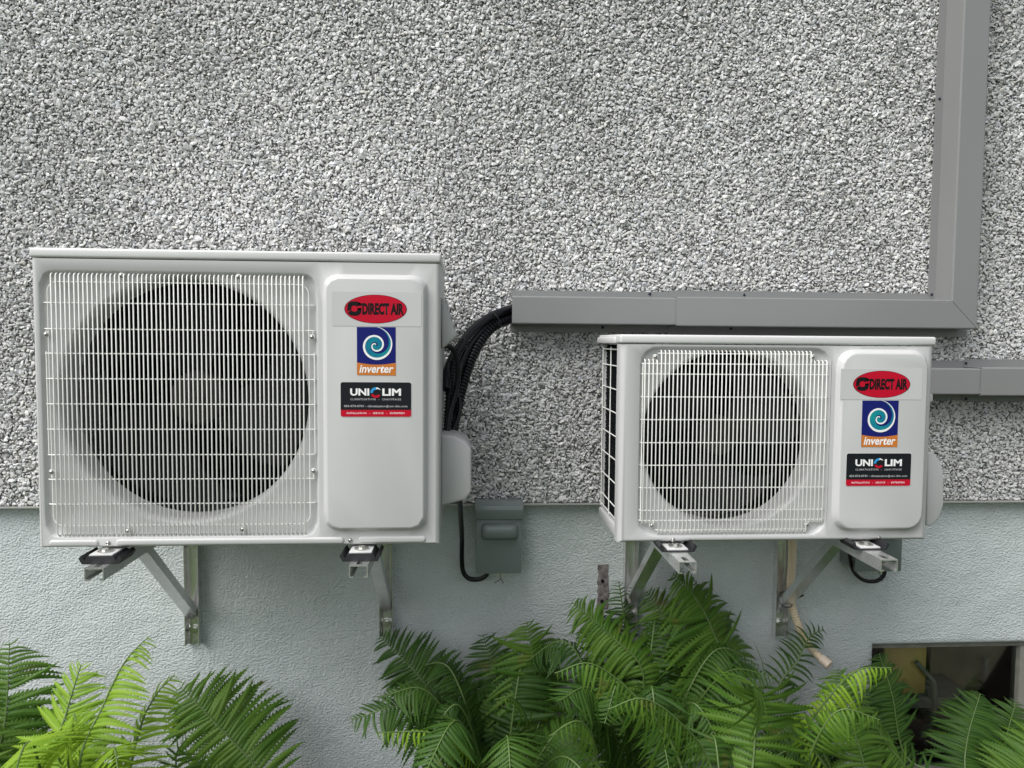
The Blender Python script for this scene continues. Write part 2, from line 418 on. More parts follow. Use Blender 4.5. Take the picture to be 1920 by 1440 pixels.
def text_fit(s, box, y, name, mt, parent, bold=.0, shear=0, res=3, space=1.0):
    cu = bpy.data.curves.new('t', 'FONT'); cu.body = s; cu.size = 1; cu.offset = bold; cu.shear = shear; cu.resolution_u = res; cu.space_character = space
    ob = bpy.data.objects.new('t', cu); COL.objects.link(ob)
    dg = bpy.context.evaluated_depsgraph_get(); me = bpy.data.meshes.new_from_object(ob.evaluated_get(dg))
    bpy.data.objects.remove(ob); n = len(me.vertices); a = np.zeros(n*3); me.vertices.foreach_get('co', a); a = a.reshape(-1, 3)
    mn, mxx = a.min(0), a.max(0); (x0, z0), (x1, z1) = box
    ox, oz = (x0+x1)/2, (z0+z1)/2
    X = x0+(a[:, 0]-mn[0])/(mxx[0]-mn[0])*(x1-x0)-ox; Z = z0+(a[:, 1]-mn[1])/(mxx[1]-mn[1])*(z1-z0)-oz
    me.vertices.foreach_set('co', np.stack([X, np.zeros(n), Z], 1).ravel()); me.update(); me.materials.clear()
    return link(name, me, mt, parent, (ox, y, oz))
def flat(poly, y, name, mt, parent):
    mb = MB(); mb.add([(p[0], y, p[1]) for p in poly], [tuple(range(len(poly)))]); return mb.build(name, mt, parent, 0)
def sheet(poly, y, name, mt, parent, th=.0005):
    mb = MB(); mb.loft([[(p[0], y+th, p[1]) for p in poly], [(p[0], y, p[1]) for p in poly]], False, True); return mb.build(name, mt, parent, 20)
def rrpoly(x0, z0, x1, z1, r, n=5):
    out = []
    for cx, cz, a0 in ((x1-r, z1-r, 0), (x0+r, z1-r, 90), (x0+r, z0+r, 180), (x1-r, z0+r, 270)):
        out += [(cx+r*math.cos(R_(a0+90*k/n)), cz+r*math.sin(R_(a0+90*k/n))) for k in range(n+1)]
    return out
def ribbon(c, pts_r, y, name, mt, parent):
    """pts_r: list of (angle, r_in, r_out)"""
    mb = MB(); n = len(pts_r)
    mb.add([(c[0]+ri*math.cos(a), y, c[1]+ri*math.sin(a)) for a, ri, ro in pts_r]+[(c[0]+ro*math.cos(a), y, c[1]+ro*math.sin(a)) for a, ri, ro in pts_r],
           [(i, i+1, n+i+1, n+i) for i in range(n-1)])
    return mb.build(name, mt, parent, 0)

def stickers(unit, d, yp):
    """printed labels on the raised service panel; yp = face of the panel"""
    Q = lambda px, py: (P(px, py, yp).x, P(px, py, yp).z)
    # brand badge plate
    (x0, y0, x1, y1) = d['plate']; a, b = Q(x0, y1), Q(x1, y0)
    y = yp-.0006
    pl = sheet(rrpoly(a[0], a[1], b[0], b[1], .003), y, 'brand_badge', M['badge'], unit, .0006)
    cx, cy, ww, hh = d['oval']; c = Q(cx, cy); e = Q(cx+ww/2, cy); t = Q(cx, cy-hh/2); rx = e[0]-c[0]; rz = t[1]-c[1]
    ell = lambda k: [(c[0]+rx*k*math.cos(2*math.pi*i/64), c[1]+rz*k*math.sin(2*math.pi*i/64)) for i in range(64)]
    flat(ell(1), y-.0003, 'badge_rim', M['redd'], pl); flat(ell(.975), y-.0006, 'badge_oval', M['red'], pl)
    S = lambda u, v: (c[0]+rx*u, c[1]+rz*v)
    text_fit('DIRECT AIR', (S(-.43, -.40), S(.90, .42)), y-.0009, 'lettering', M['black'], pl, .05, 0)
    # split circular emblem before the words
    ec = S(-.68, .02); ex, ez = rx*.225, rz*.50
    mb = MB()
    def arc(a0, a1, r0, r1, n=14):
        A = [R_(a0+(a1-a0)*k/n) for k in range(n+1)]
        sup = lambda a, r: (ec[0]+ex*r*math.copysign(abs(math.cos(a))**.7, math.cos(a)), y-.0009, ec[1]+ez*r*math.copysign(abs(math.sin(a))**.7, math.sin(a)))
        mb.add([sup(a, r0) for a in A]+[sup(a, r1) for a in A], [(k, k+1, n+2+k, n+1+k) for k in range(n)])
    arc(30, 196, .42, 1); arc(206, 362, .42, 1)
    mb.add([(ec[0]+ex*u, y-.0009, ec[1]+ez*v) for u, v in ((.42, .08), (1.0, .08), (1.0, -.12), (.42, -.12))], [(0, 1, 2, 3)])
    mb.add([(ec[0]+ex*u, y-.0009, ec[1]+ez*v) for u, v in ((.55, .95), (1.2, .62), (.75, .25))], [(0, 1, 2)])
    mb.build('emblem', M['black'], pl, 0)
    # inverter sticker
    q = [Q(*p) for p in d['inv']]                     # tl, tr, br, bl
    bil = lambda u, v: tuple((q[3][i]*(1-u)+q[2][i]*u)*(1-v)+(q[0][i]*(1-u)+q[1][i]*u)*v for i in range(2))
    y = yp-.0005
    st = sheet([bil(0, 0), bil(1, 0), bil(1, 1), bil(0, 1)], y, 'inverter_sticker', M['navy'], unit)
    band = [bil(0, 0), bil(1, 0)]+[bil(1-k/12, .262-.042*math.sin(math.pi*k/12)) for k in range(13)]
    flat(band, y-.0003, 'orange_band', M['orange'], st)
    w = (bil(1, .5)[0]-bil(0, .5)[0])
    sc_ = bil(.48, .62); R0 = w*.455
    # filled teal swirl under a white spiral
    turns = 2.15; N = 110; sp = []; tl = []
    for k in range(N+1):
        f = k/N; a = R_(85)-f*turns*2*math.pi          # outer end at top, winding inwards clockwise on the face
        rad = R0*(1.03*(1-f)**1.0+.03)
        wd = R0*(.015+.135*min(1, f*5.0))*(1-.62*f)
        sp.append((a, max(rad-wd, .001), rad))
        tl.append((a, max(rad-wd-R0*.40*(1-.6*f)*min(1, f*3.2), .0005), rad-wd))
    ribbon(sc_, tl, y-.0003, 'teal_swirl', M['teal'], st)
    ribbon(sc_, sp, y-.0006, 'white_spiral', M['whitep'], st)
    text_fit('inverter', (bil(.06, .045), bil(.945, .215)), y-.0006, 'lettering', M['whitep'], st, .022, .22)
    # company sticker
    (x0, y0, x1, y1) = d['card']; a, b = Q(x0, y1), Q(x1, y0); r = .005
    K = lambda u, v: (a[0]+(b[0]-a[0])*u, a[1]+(b[1]-a[1])*v)
    wd = sheet(rrpoly(a[0]-.001, a[1]-.001, b[0]+.001, b[1]+.001, r), y, 'company_sticker', M['badge'], unit)
    flat(rrpoly(a[0], a[1], b[0], b[1], r), y-.0003, 'black_field', M['blackcard'], wd)
    rp = [p for p in rrpoly(a[0], a[1], b[0], b[1], r) if p[1] < a[1]+r*1.01]
    rp = [(a[0], K(0, .195)[1])]+rp+[(b[0], K(0, .195)[1])]
    flat(rp, y-.0006, 'red_band', M['red'], wd)
    yt = y-.0009
    text_fit('UNI', (K(.135, .61), K(.405, .82)), yt, 'lettering', M['whitep'], wd, .036)
    text_fit('LIM', (K(.59, .61), K(.855, .82)), yt, 'lettering', M['whitep'], wd, .036)
    cc = K(.498, .70); rr = (b[1]-a[1])*.155
    ribbon(cc, [(R_(80+k*8), rr*.55, rr) for k in range(0, 14)], yt, 'emblem', M['blue'], wd)
    ribbon(cc, [(R_(205+k*8), rr*.55, rr) for k in range(0, 16)], yt, 'emblem', M['red'], wd)
    ribbon(cc, [(R_(28+k*8), rr*(.98-.05*k), rr) for k in range(0, 8)], yt-.0003, 'emblem', M['whitep'], wd)
    text_fit('CLIMATISATION  -  CHAUFFAGE', (K(.135, .475), K(.855, .535)), yt, 'lettering', M['greyp'], wd, .006, 0, 1, 1.25)
    text_fit('438-874-8749 - climatisation@uni-clim.com', (K(.045, .255), K(.945, .345)), yt, 'lettering', M['greyp'], wd, .004, 0, 1)
    text_fit('INSTALLATION   -   SERVICE   -   ENTRETIEN', (K(.085, .075), K(.905, .128)), yt, 'lettering', M['whitep'], wd, .008, 0, 1, 1.1)

def circ(cx, cz, r, y, A): return [(cx+r*math.cos(a), y, cz+r*math.sin(a)) for a in A]

def unit(d):
    Y = d['Y']; X0, X1, Z0, Z1 = d['x0'], d['x1'], d['z0'], d['z1']; Yb = d['yback']
    Q = lambda px, py, o=0: (P(px, py, Y+o).x, P(px, py, Y+o).z)
    u = empty('outdoor_unit', ((X0+X1)/2, (Y+Yb)/2, Z0)); tag(u, d['label'], 'air conditioner', 'outdoor air conditioner units on the wall')
    br = d['edge']
    cs = MB()
    F0, F1, G0, G1 = X0+br, X1-br, Z0+br*.6, Z1-.002
    xs = Q(d['split'], 750)[0]
    # left half: recess, bell mouth
    rx0, rx1 = Q(d['rec'][0], d['midy'])[0], Q(d['rec'][2], d['midy'])[0]
    rz1, rz0 = Q(d['midx'], d['rec'][1])[1], Q(d['midx'], d['rec'][3])[1]
    rc = ((rx0+rx1)/2, (rz0+rz1)/2); hx, hz = (rx1-rx0)/2, (rz1-rz0)/2
    RL = (F0, G0, xs, G1); A = angles(rc[0], rc[1], [RL])
    lp = lambda t, y: [(rc[0]+t(a)*math.cos(a), y, rc[1]+t(a)*math.sin(a)) for a in A]
    RD = .011; rad = d['rrad']
    fx, fz = Q(*d['fan'][:2], .03); fr = abs(Q(d['fan'][0]+d['fan'][2], d['fan'][1], .03)[0]-fx)
    loops = [lp(lambda a: rect_ray(a, rc[0], rc[1], RL), Y),
             lp(lambda a: rr_ray(a, hx+.003, hz+.003, rad+.003), Y),
             lp(lambda a: rr_ray(a, hx+.001, hz+.001, rad+.001), Y+.0015),
             lp(lambda a: rr_ray(a, hx-.003, hz-.003, rad-.003), Y+RD-.002),
             lp(lambda a: rr_ray(a, hx-.006, hz-.006, rad-.006), Y+RD)]
    k_ = 1.055
    for rr, yy in ((k_, RD), (k_*.985, RD+.001), (1.018, RD+.006), (1.004, RD+.014), (1, RD+.024), (1, RD+.075)):
        loops.append(circ(fx, fz, fr*rr, Y+yy, A))
    cs.loft(loops)
    # right half: raised service panel
    sx0, sx1 = Q(d['svc'][0], d['midy'])[0], Q(d['svc'][2], d['midy'])[0]
    sm = (d['svc'][0]+d['svc'][2])/2; sz1, sz0 = Q(sm, d['svc'][1])[1], Q(sm, d['svc'][3])[1]
    c2 = ((sx0+sx1)/2, (sz0+sz1)/2); h2x, h2z = (sx1-sx0)/2, (sz1-sz0)/2
    RR = (xs, G0, F1, G1); A2 = angles(c2[0], c2[1], [RR])
    lp2 = lambda t, y: [(c2[0]+t(a)*math.cos(a), y, c2[1]+t(a)*math.sin(a)) for a in A2]
    H = d['svch']; rs = d['svcr']; bw = d['svcb']
    L2 = [lp2(lambda a: rect_ray(a, c2[0], c2[1], RR), Y)]
    for f, hgt in ((0, 0), (.10, .06), (.25, .28), (.5, .68), (.72, .90), (.88, .98), (1, 1)):
        o = bw*f
        L2.append(lp2(lambda a, o=o: rr_ray(a, h2x-o, h2z-o, max(rs-o*.5, .006)), Y-H*hgt))
    cs.loft(L2, False, True)
    # border and sides
    per = lambda i, y: [(F0-i, y, G0-i*.6), (F1+i, y, G0-i*.6), (F1+i, y, G1), (F0-i, y, G1)]
    bl = [per(br*math.sin(R_(a)), Y+br*(1-math.cos(R_(a)))) for a in range(0, 91, 15)]
    ys = Yb if not d.get('open_side') else Y+.045
    bl.append([(x, ys, z) for x, _, z in bl[-1]])
    cs.loft(bl, False, not d.get('open_side'))
    for (a, b_, yy) in d.get('ribs', []):
        p0, p1 = Q(a, yy), Q(b_, yy); w = .0085
        for_loops = []
        for o, hh in ((0, -.001), (.001, .001), (.003, .003), (.0055, .0036)):
            for_loops.append([(x, Y-hh, z) for x, z in rrpoly(p0[0]+o, p0[1]-w+o, p1[0]-o, p0[1]+w-o, w-o-.0003, 5)])
        cs.loft(for_loops, False, True)
    cs.build('casing', M['white'], u, 38)
    if d.get('open_side'):
        rb = MB(); rb.box((rx1+.006, Y+.045, Z0+.004), (X1-.001, Yb, Z1-.002)); rb.box((X0+.20, Yb-.001, Z0+.030), (rx1+.0058, Yb+.001, Z1-.002)); rb.build('rear_casing', M['white'], u, 0)
        bp = MB(); bp.bbox((X0+.003, Y+.02, Z0-.001), (rx1+.005, Yb+.004, Z0+.028), .004); bp.build('base_pan', M['white'], u)
        cp = MB(); cp.bbox((X0+.010, Yb-.004, Z0+.02), (X0+.026, Yb+.004, Z1-.001), .0015); cp.build('corner_post', M['white'], u)
        cl = MB()
        for k in range(46): 
            z = Z0+.03+(Z1-Z0-.036)*k/46; cl.box((X0+.017+(k % 2)*.001, Y+.046, z), (X0+.06, Yb-.005, z+.0075))
        cl.box((X0+.020, Y+.047, Z0+.029), (X0+.064, Yb-.006, Z1-.004)); cl.build('coil', M['coil'], u, 0)
        gd = MB(); xg = X0+.010; ya, yb_ = Y+.050, Yb-.006
        gd.tube(catmull([(xg+.004, Y+.04, Z1-.10), (xg-.003, Y+.045, Z1-.07), (xg, ya, Z1-.035), (xg, ya, Z1-.02)], 4), .0016, 6)
        gd.tube([(xg, ya, Z1-.016), (xg, yb_, Z1-.016)], .0016, 6); gd.tube([(xg, ya, Z0+.04), (xg, yb_, Z0+.04)], .0016, 6)
        sg = gd.build('side_guard', M['wire'], u)
        for k in range(3):
            w = MB(); yy = ya+(yb_-ya)*k/2; w.tube([(xg-.002, yy, Z0+.034), (xg-.002, yy, Z1-.010)], .0016, 6); w.build('vertical_wire', M['wire'], sg)
        for k in range(7):
            w = MB(); z = Z0+.04+(Z1-Z0-.056)*(k+.5)/7.2; w.tube([(xg, ya-.004, z), (xg, yb_+.003, z)], .0016, 6); w.build('horizontal_wire', M['wire'], sg)
        screw(u, (xg, Y+.0435, Z1-.09), M['steel'], .006); screw(u, (xg, Y+.0435, Z0+.05), M['steel'], .006)
    # lid
    ld = MB(); o = .0025
    ld.bbox((X0-o, Y-o, Z1), (X1+o, Yb+.006, Z1+d['lid']), .0055, 3)
    if d.get('open_side'): ld.bbox((X0-.007, Y+.05, Z1-.001), (X0+.10, Yb+.012, Z1+d['lid']-.006), .004, 2)
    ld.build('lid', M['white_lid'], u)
    # fan inside
    yf = Y+.085
    hub = MB(); hr = fr*.24
    hub.loft([circ(fx, fz, hr*q, yf+dy, [2*math.pi*k/32 for k in range(32)]) for q, dy in ((1, .07), (1, .012), (.94, .003), (.80, 0), (.28, 0), (.24, -.004), (.12, -.005))], True, True)
    hub.build('fan_hub', M['hub'], u)
    for b in range(3):
        bm_ = MB(); n1, n2 = 10, 8; vv = []
        for i in range(n1+1):
            f = i/n1; r_ = hr*.95+(fr*.955-hr*.95)*f
            for j in range(n2+1):
                g_ = j/n2-.5; a = R_(d['fana']+120*b)+g_*R_(62+26*f)+R_(26)*f*f
                vv.append((fx+r_*math.cos(a), yf+.035+g_*.065-.01*f, fz+r_*math.sin(a)))
        bm_.add(vv, [(i*(n2+1)+j, i*(n2+1)+j+1, (i+1)*(n2+1)+j+1, (i+1)*(n2+1)+j) for i in range(n1) for j in range(n2)])
        bm_.build('fan_blade', d['fanmat'], u)
    mo = MB(); mo.tube([(fx, yf+.075, fz), (fx, yf+.15, fz)], hr*.8, 20); mo.build('fan_motor', M['dark'], u)
    ck = MB(); ck.box((rx0-.02 if not d.get('open_side') else X0+.07, Yb-.03, Z0+.03), (rx1+.01, Yb-.012 if not d.get('open_side') else Yb-.002, Z1-.01))
    dv = MB(); dv.box((rx1-.004, Y+.02, Z0+.02), (rx1+.004, Yb-.035, Z1-.012)); 
    ck.build('rear_coil', M['coil'], u, 0); dv.build('inner_partition', M['dark'], u, 0)
    # guard
    gy = Y-.003; gz = d['guard'](Q); rw = .00155
    gm = MB()
    for path, closed in gz['frame']:
        pp = [(x, gy+.0032, z) for x, z in path]
        if closed: pp = pp+[pp[0]]
        gm.tube(pp, rw*.95, 6)
    for (x, z, dx, dz) in gz['eyes']:
        n = 12; ring = [(x+.0055*math.cos(2*math.pi*k/n), gy+.004, z+.0055*math.sin(2*math.pi*k/n)) for k in range(n+1)]
        gm.tube(ring, .0013, 5); gm.tube([(x+dx*.3, gy+.004, z+dz*.3), (x+dx, gy+.003, z+dz)], .0013, 5)
    gd = gm.build('fan_guard', M['wire'], u)
    cache = {}
    for (x, za, zb) in gz['vert']:
        key = round(zb-za, 3)
        if key not in cache:
            w = MB(); w.tube([(0, .012, za-.001), (0, .005, za-.003+.001), (0, 0, za+.004), (0, 0, zb-.005), (0, .002, zb-.0015), (0, .006, zb), (0, .012, zb-.001)], rw, 6)
            cache[key] = w.mesh('vertical_wire', 60, Vector((0, 0, za)))[0]
        link('vertical_wire', cache[key], M['wire'], gd, (x+random.uniform(-.0004, .0004), gy, za))
    for (z, xa, xb) in gz['hor']:
        w = MB(); w.tube([(xa-.003, gy+.010, z), (xa, gy+.0045, z), (xa+.004, gy+.0032, z), (xb-.004, gy+.0032, z), (xb, gy+.0045, z), (xb+.003, gy+.010, z)], rw*.95, 6); w.build('horizontal_wire', M['wire'], gd)
    for (x, z, dx, dz) in gz['eyes']: screw(u, (x, gy+.003, z), M['steel'], .0048, .005)
    for q in d['screws']: x, z = Q(*q); screw(u, (x, Y, z), M['steel'], .0052, .004)
    # side covers
    for nm, px, y0, y1, bev in d['side']:
        mb = MB(); mb.prism([(P(*p, (y0)).x, P(*p, (y0)).z) for p in px], 'y', y0, y1, bev, 3); mb.build(nm, M['white'], u)
    stickers(u, d, Y-H)
    # feet
    for fxc in d['feet']:
        ft = MB(); ft.bbox((fxc-.026, Y-.040, Z0-.009), (fxc+.026, Y+.06, Z0-.005), .0015, 2)
        f_ = ft.build('foot', M['white'], u)
        w = MB(); w.tube([(fxc, Y-.016, Z0-.005), (fxc, Y-.016, Z0-.0025)], .017, 24); w.build('washer', M['galv2'], f_)
        w = MB(); w.tube([(fxc, Y-.016, Z0-.0027), (fxc, Y-.016, Z0+.002)], .0085, 6); w.build('nut', M['galv2'], f_)
    return u

def line(a, b, n): return [a+(b-a)*k/(n-1) for k in range(n)]
def guard_large(Q):
    V = []; zt = Q(340, 515)[1]; zb = Q(340, 1001)[1]; ztr = Q(340, 519)[1]
    xa, xb = Q(98.5, 600)[0], Q(569, 600)[0]
    for x in line(xa, xb, 57): V.append((x, zb, zt))
    Hs = []
    for px in (570, 618.5, 664, 711, 758, 805, 852.5, 898, 944):
        z = Q(340, px)[1]; Hs.append((z, Q(83, 600)[0], Q(587, 600)[0]))
    f = rrpoly(Q(90, 600)[0], Q(340, 984)[1], Q(579, 600)[0], Q(340, 531)[1], .022, 6)
    fr = [(f, True)]
    for px in (85, 589): fr.append(([(Q(px, 600)[0], Q(340, 850)[1]), (Q(px, 600)[0], Q(340, 660)[1])], False))
    E_ = []
    for (px, py, ax, ay) in ((227, 517, 0, 9), (447, 519, 0, 9), (87, 627, 0, -8), (585, 632, 2, -10), (97, 885, 0, 10), (588, 883, 0, 12), (240, 995, 0, -9), (455, 992, 0, -9)):
        x, z = Q(px, py); x2, z2 = Q(px+ax, py+ay); E_.append((x, z, x2-x, z2-z))
    return dict(vert=V, hor=Hs, frame=fr, eyes=E_)
def guard_small(Q):
    V = []; xs = line(Q(1206.5, 820)[0], Q(1545, 820)[0], 46)
    for i, x in enumerate(xs):
        if i < 4 or i > 41: V.append((x, Q(1370, 980)[1], Q(1370, 675)[1]))
        else: V.append((x, Q(1370, 998)[1], Q(1370, 658)[1]))
    Hs = []; xa, xb = xs[0]-.004, xs[-1]+.004
    for py in (682.7, 702, 744.6, 787, 830, 872, 914, 956, 975): Hs.append((Q(1370, py)[1], xa, xb))
    for py in (663.5, 993): Hs.append((Q(1370, py)[1], xs[4]-.003, xs[41]+.003))
    E_ = []
    for (px, py, ax, ay) in ((1229, 669, 3, 12), (1524, 669, -2, 12), (1222, 985, 5, -10), (1513, 983, -4, -9)):
        x, z = Q(px, py); x2, z2 = Q(px+ax, py+ay); E_.append((x, z, x2-x, z2-z))
    return dict(vert=V, hor=Hs, frame=[([(xs[0]-.004, Q(1370, 975)[1]), (xs[0]-.004, Q(1370, 682.7)[1])], False)], eyes=E_)

RX = [-.819, -.240, .518, 1.003]       # centre lines of the four brackets
big = unit(dict(Y=-.5, x0=-.975, x1=-.060, z0=1.018, z1=1.680, yback=-.12, lid=.022, edge=.010, split=599, midy=750, midx=335,
    rec=(80, 511, 594, 1006), rrad=.030, fan=(353, 750, 226), svc=(606, 515, 803, 995), svch=.017, svcr=.034, svcb=.013,
    ribs=[(92, 186, 1019), (217, 646, 1017), (672, 799, 1012)], screws=[(203, 1018), (657, 1013)],
    guard=guard_large, fana=100, fanmat=M['fan'], feet=RX[:2],
    side=[('carry_handle', [(826, 556), (838, 560), (843, 606), (856, 620), (855, 632), (828, 655)], -.42, -.27, .006),
          ('valve_cover', [(826, 815), (851, 817), (874, 829), (884, 844), (884, 923), (873, 938), (826, 950)], -.40, -.24, .007)],
    plate=(622, 548, 790, 611), oval=(704.5, 579.5, 117, 54), inv=[(669, 613), (742, 613.5), (742, 704), (669.5, 703)], card=(639, 717, 771, 781),
    label='larger white outdoor air conditioner unit with black pipes at its side'))
small = unit(dict(Y=-.45, x0=.378, x1=1.174, z0=1.003, z1=1.497, yback=-.17, lid=.022, edge=.016, split=1557, midy=825, midx=1375,
    rec=(1199, 653, 1553, 1003), rrad=.040, fan=(1363, 822, 158), svc=(1563, 655, 1734, 995), svch=.017, svcr=.042, svcb=.013, open_side=True,
    screws=[(1262, 1012), (1648, 1008)],
    guard=guard_small, fana=20, fanmat=M['fan2'], feet=RX[2:],
    side=[('carry_handle', [(1743, 737), (1749, 739), (1749, 752), (1743, 755)], -.40, -.28, .001),
          ('valve_cover', [(1740, 848), (1750, 848), (1762, 862), (1770, 885), (1770, 945), (1762, 970), (1748, 985), (1738, 987)], -.36, -.22, .004)],
    plate=(1575, 692, 1730, 749), oval=(1653, 720.5, 107, 51), inv=[(1617, 751), (1685, 751), (1682, 838), (1614.5, 838)], card=(1585.5, 850, 1708.5, 911),
    label='smaller white outdoor air conditioner unit with a wire guarded coil on its side'))

# ------------------------------------------------------------------ brackets
def bracket(cx, label, zbot, ztop=.99):
    w2 = .021; zr = .991; hr = .028; t = .0025
    b = empty('wall_bracket', (cx, FY, zbot)); tag(b, label, 'bracket', 'galvanised steel wall brackets')
    rl = MB(); y0, y1 = -.572, -.002
    for ya, yb in ((y0, y0+.010), (y0+.042, y1)): rl.box((cx-w2, ya, zr-t), (cx+w2, yb, zr))
    rl.box((cx-w2, y0+.010, zr-t), (cx-.006, y0+.042, zr)); rl.box((cx+.006, y0+.010, zr-t), (cx+w2, y0+.042, zr))
    for s in (-1, 1):
        x = cx+s*w2
        rl.box((min(x, x-s*t), y0, zr-hr), (max(x, x-s*t), y1, zr-t-.0001))
        rl.box((min(x-s*t*1.02, x-s*.009), y0, zr-hr), (max(x-s*t*1.02, x-s*.009), y1, zr-hr+t))
    rl.build('rail', M['galv'], b, 0)
    up = MB(); up.box((cx-w2, FY-.0035, zbot), (cx+w2, FY-.0005, ztop-.002))
    for s in (-1, 1):
        x = cx+s*w2; up.box((min(x, x-s*t), FY-.030, zbot+.002), (max(x, x-s*t), FY-.0036, ztop-.002))
        lp = []
        for k in range(5):
            a = R_(90*k/4); lp.append((x-s*(t+.008*(1-math.sin(a))), FY-.0036-.008*(1-math.cos(a))))
        up.loft([[(p[0], p[1], zbot+.003) for p in lp], [(p[0], p[1], ztop-.003) for p in lp]], close=False)
    up.build('upright', M['galv'], b, 30)
    br_ = MB(); bw = .0165; d = .024
    A = Vector((cx, -.325, zr-hr+.004)); B = Vector((cx, FY-.012, zbot+.092))
    dr_ = (B-A).normalized(); nn = Vector((0, dr_.z, -dr_.y)); nn = nn if nn.z < 0 else -nn       # facing down and out
    X = Vector((1, 0, 0))
    def bar(xa, xb, na, nb):
        br_.loft([[A+X*xa+nn*na, A+X*xb+nn*na, A+X*xb+nn*nb, A+X*xa+nn*nb], [B+X*xa+nn*na, B+X*xb+nn*na, B+X*xb+nn*nb, B+X*xa+nn*nb]], True, True)
    bar(-bw, bw, d/2-.0025, d/2); bar(-bw, -bw+.0025, -d/2, d/2-.0026); bar(bw-.0025, bw, -d/2, d/2-.0026)
    br_.build('brace', M['galv'], b, 0)
    for z in (ztop-.11, zbot+.045):
        bo = MB(); bo.tube([(cx, FY-.003, z), (cx, FY-.008, z)], .013, 16); bo.tube([(cx, FY-.008, z), (cx, FY-.016, z)], .0085, 6); bo.build('bolt', M['galv2'], b)
    return b
bracket(RX[0], 'galvanised steel bracket holding the larger unit below its fan guard', .573)
bracket(RX[1], 'galvanised steel bracket holding the larger unit below its sticker panel', .584)
bracket(RX[2], 'galvanised steel bracket holding the smaller unit below its fan guard, rising out of the ferns', .600)
b4 = bracket(RX[3], 'galvanised steel bracket holding the smaller unit beside the cream drain hose', .564)
for i, cx in enumerate(RX):
    u = big if i < 2 else small; Y = -.5 if i < 2 else -.45; Z0 = 1.018 if i < 2 else 1.003
    zt = Z0-.0092; zb = .9915; hw = .037
    sec = [(-hw-.010, zb+.013), (-hw-.004, zb+.020), (-hw+.002, zb+.008 if zt > zb+.009 else zt), (-hw+.008, zt), (hw-.008, zt), (hw-.002, zb+.008 if zt > zb+.009 else zt), (hw+.004, zb+.020), (hw+.010, zb+.013), (hw+.003, zb), (-hw-.003, zb)]
    pd = MB(); pd.prism([(cx+p[0], p[1]) for p in sec], 'y', Y-.043, Y+.03)
    tag(pd.build('rubber_pad', M['rubber'], None, 30), ['black rubber pad under the larger unit below its fan guard', 'black rubber pad under the larger unit below its sticker panel',
        'black rubber pad under the smaller unit above the ferns', 'black rubber pad under the smaller unit below its sticker panel'][i], 'rubber pad', 'rubber pads on the bracket rails')

# ------------------------------------------------------------------ pipes and cables
def hose(name, pts, r, mt, label, cat, rib=0, parent=None, n=10, seg=14):
    pp = catmull([P(*p) for p in pts], seg)
    if rib:
        L = sum((pp[i+1]-pp[i]).length for i in range(len(pp)-1)); cnt = int(L/rib)*4; out = []; acc = [0]
        for i in range(len(pp)-1): acc.append(acc[-1]+(pp[i+1]-pp[i]).length)
        k = 0
        for i in range(cnt+1):
            s = L*i/cnt
            while k < len(pp)-2 and acc[k+1] < s: k += 1
            out.append(pp[k].lerp(pp[k+1], (s-acc[k])/(acc[k+1]-acc[k])))
        rs = [r*(1.0 if i % 4 in (0, 1) else .78) for i in range(len(out))]; pp = out
    else: rs = r
    mb = MB(); mb.tube(pp, rs, n)
    o = mb.build(name, mt, parent, 50)
    if label: tag(o, label, cat)
    return o
G_ = 'black pipes and cables beside the larger unit'
h = hose('insulated_pipe', [(975, 575, -.05), (945, 583, -.06), (915, 596, -.09), (888, 616, -.12), (866, 643, -.16), (848, 672, -.20), (838, 700, -.24), (836, 730, -.27)], .0118, M['hose'], 'smooth black insulated pipe curving from the grey cover, topmost of its bundle', 'pipe'); h['group'] = G_
h = hose('insulated_pipe', [(975, 586, -.035), (945, 593, -.045), (916, 609, -.075), (892, 632, -.105), (872, 662, -.145), (858, 700, -.185), (848, 740, -.23), (842, 790, -.27)], .0095, M['hose'], 'thin smooth black pipe in the middle of the bundle leaving the grey cover', 'pipe'); h['group'] = G_
h = hose('corrugated_conduit', [(978, 596, -.045), (950, 600, -.05), (924, 612, -.07), (900, 640, -.10), (880, 680, -.13), (866, 725, -.17), (855, 770, -.21), (849, 800, -.25), (847, 840, -.29)], .0170, M['hose'], 'black corrugated conduit curving out of the grey cover, lowest of its bundle', 'conduit', .0105); h['group'] = G_
h = hose('corrugated_conduit', [(872, 640, -.19), (858, 664, -.215), (848, 695, -.235), (843, 735, -.25), (840, 775, -.265), (839, 815, -.285)], .0115, M['hose'], 'thinner black corrugated conduit hugging the side of the larger unit', 'conduit', .009); h['group'] = G_
h = hose('power_cable', [(832, 648, -.30), (845, 651, -.285), (855, 668, -.27), (859, 695, -.265), (857, 725, -.265), (849, 755, -.27), (842, 780, -.28), (838, 812, -.31)], .0075, M['hose'], 'thin glossy black cable looping below the handle of the larger unit', 'cable'); h['group'] = G_
h = hose('power_cable', [(876, 652, -.17), (860, 690, -.20), (852, 720, -.235), (862, 755, -.235), (858, 785, -.25), (846, 812, -.28)], .0058, M['hose'], 'thin black cable crossing in front of the corrugated conduits', 'cable'); h['group'] = G_
h = hose('power_cable', [(862, 935, -.27), (864, 970, -.16), (866, 1010, -.07), (866, 1050, -.02), (869, 1073, -.012), (880, 1085, -.012), (898, 1086, -.012), (911, 1079, -.012), (916, 1066, -.012)], .0072, M['hose'], 'black cable hanging from the larger unit into the disconnect box', 'cable')
h = hose('power_cable', [(1592, 1010, -.11), (1593, 1040, -.07), (1600, 1070, -.04), (1618, 1087, -.02), (1640, 1090, -.01), (1655, 1082, -.005), (1660, 1068, -.005)], .0062, M['hose'], 'black cable looping under the bracket rail of the smaller unit', 'cable')
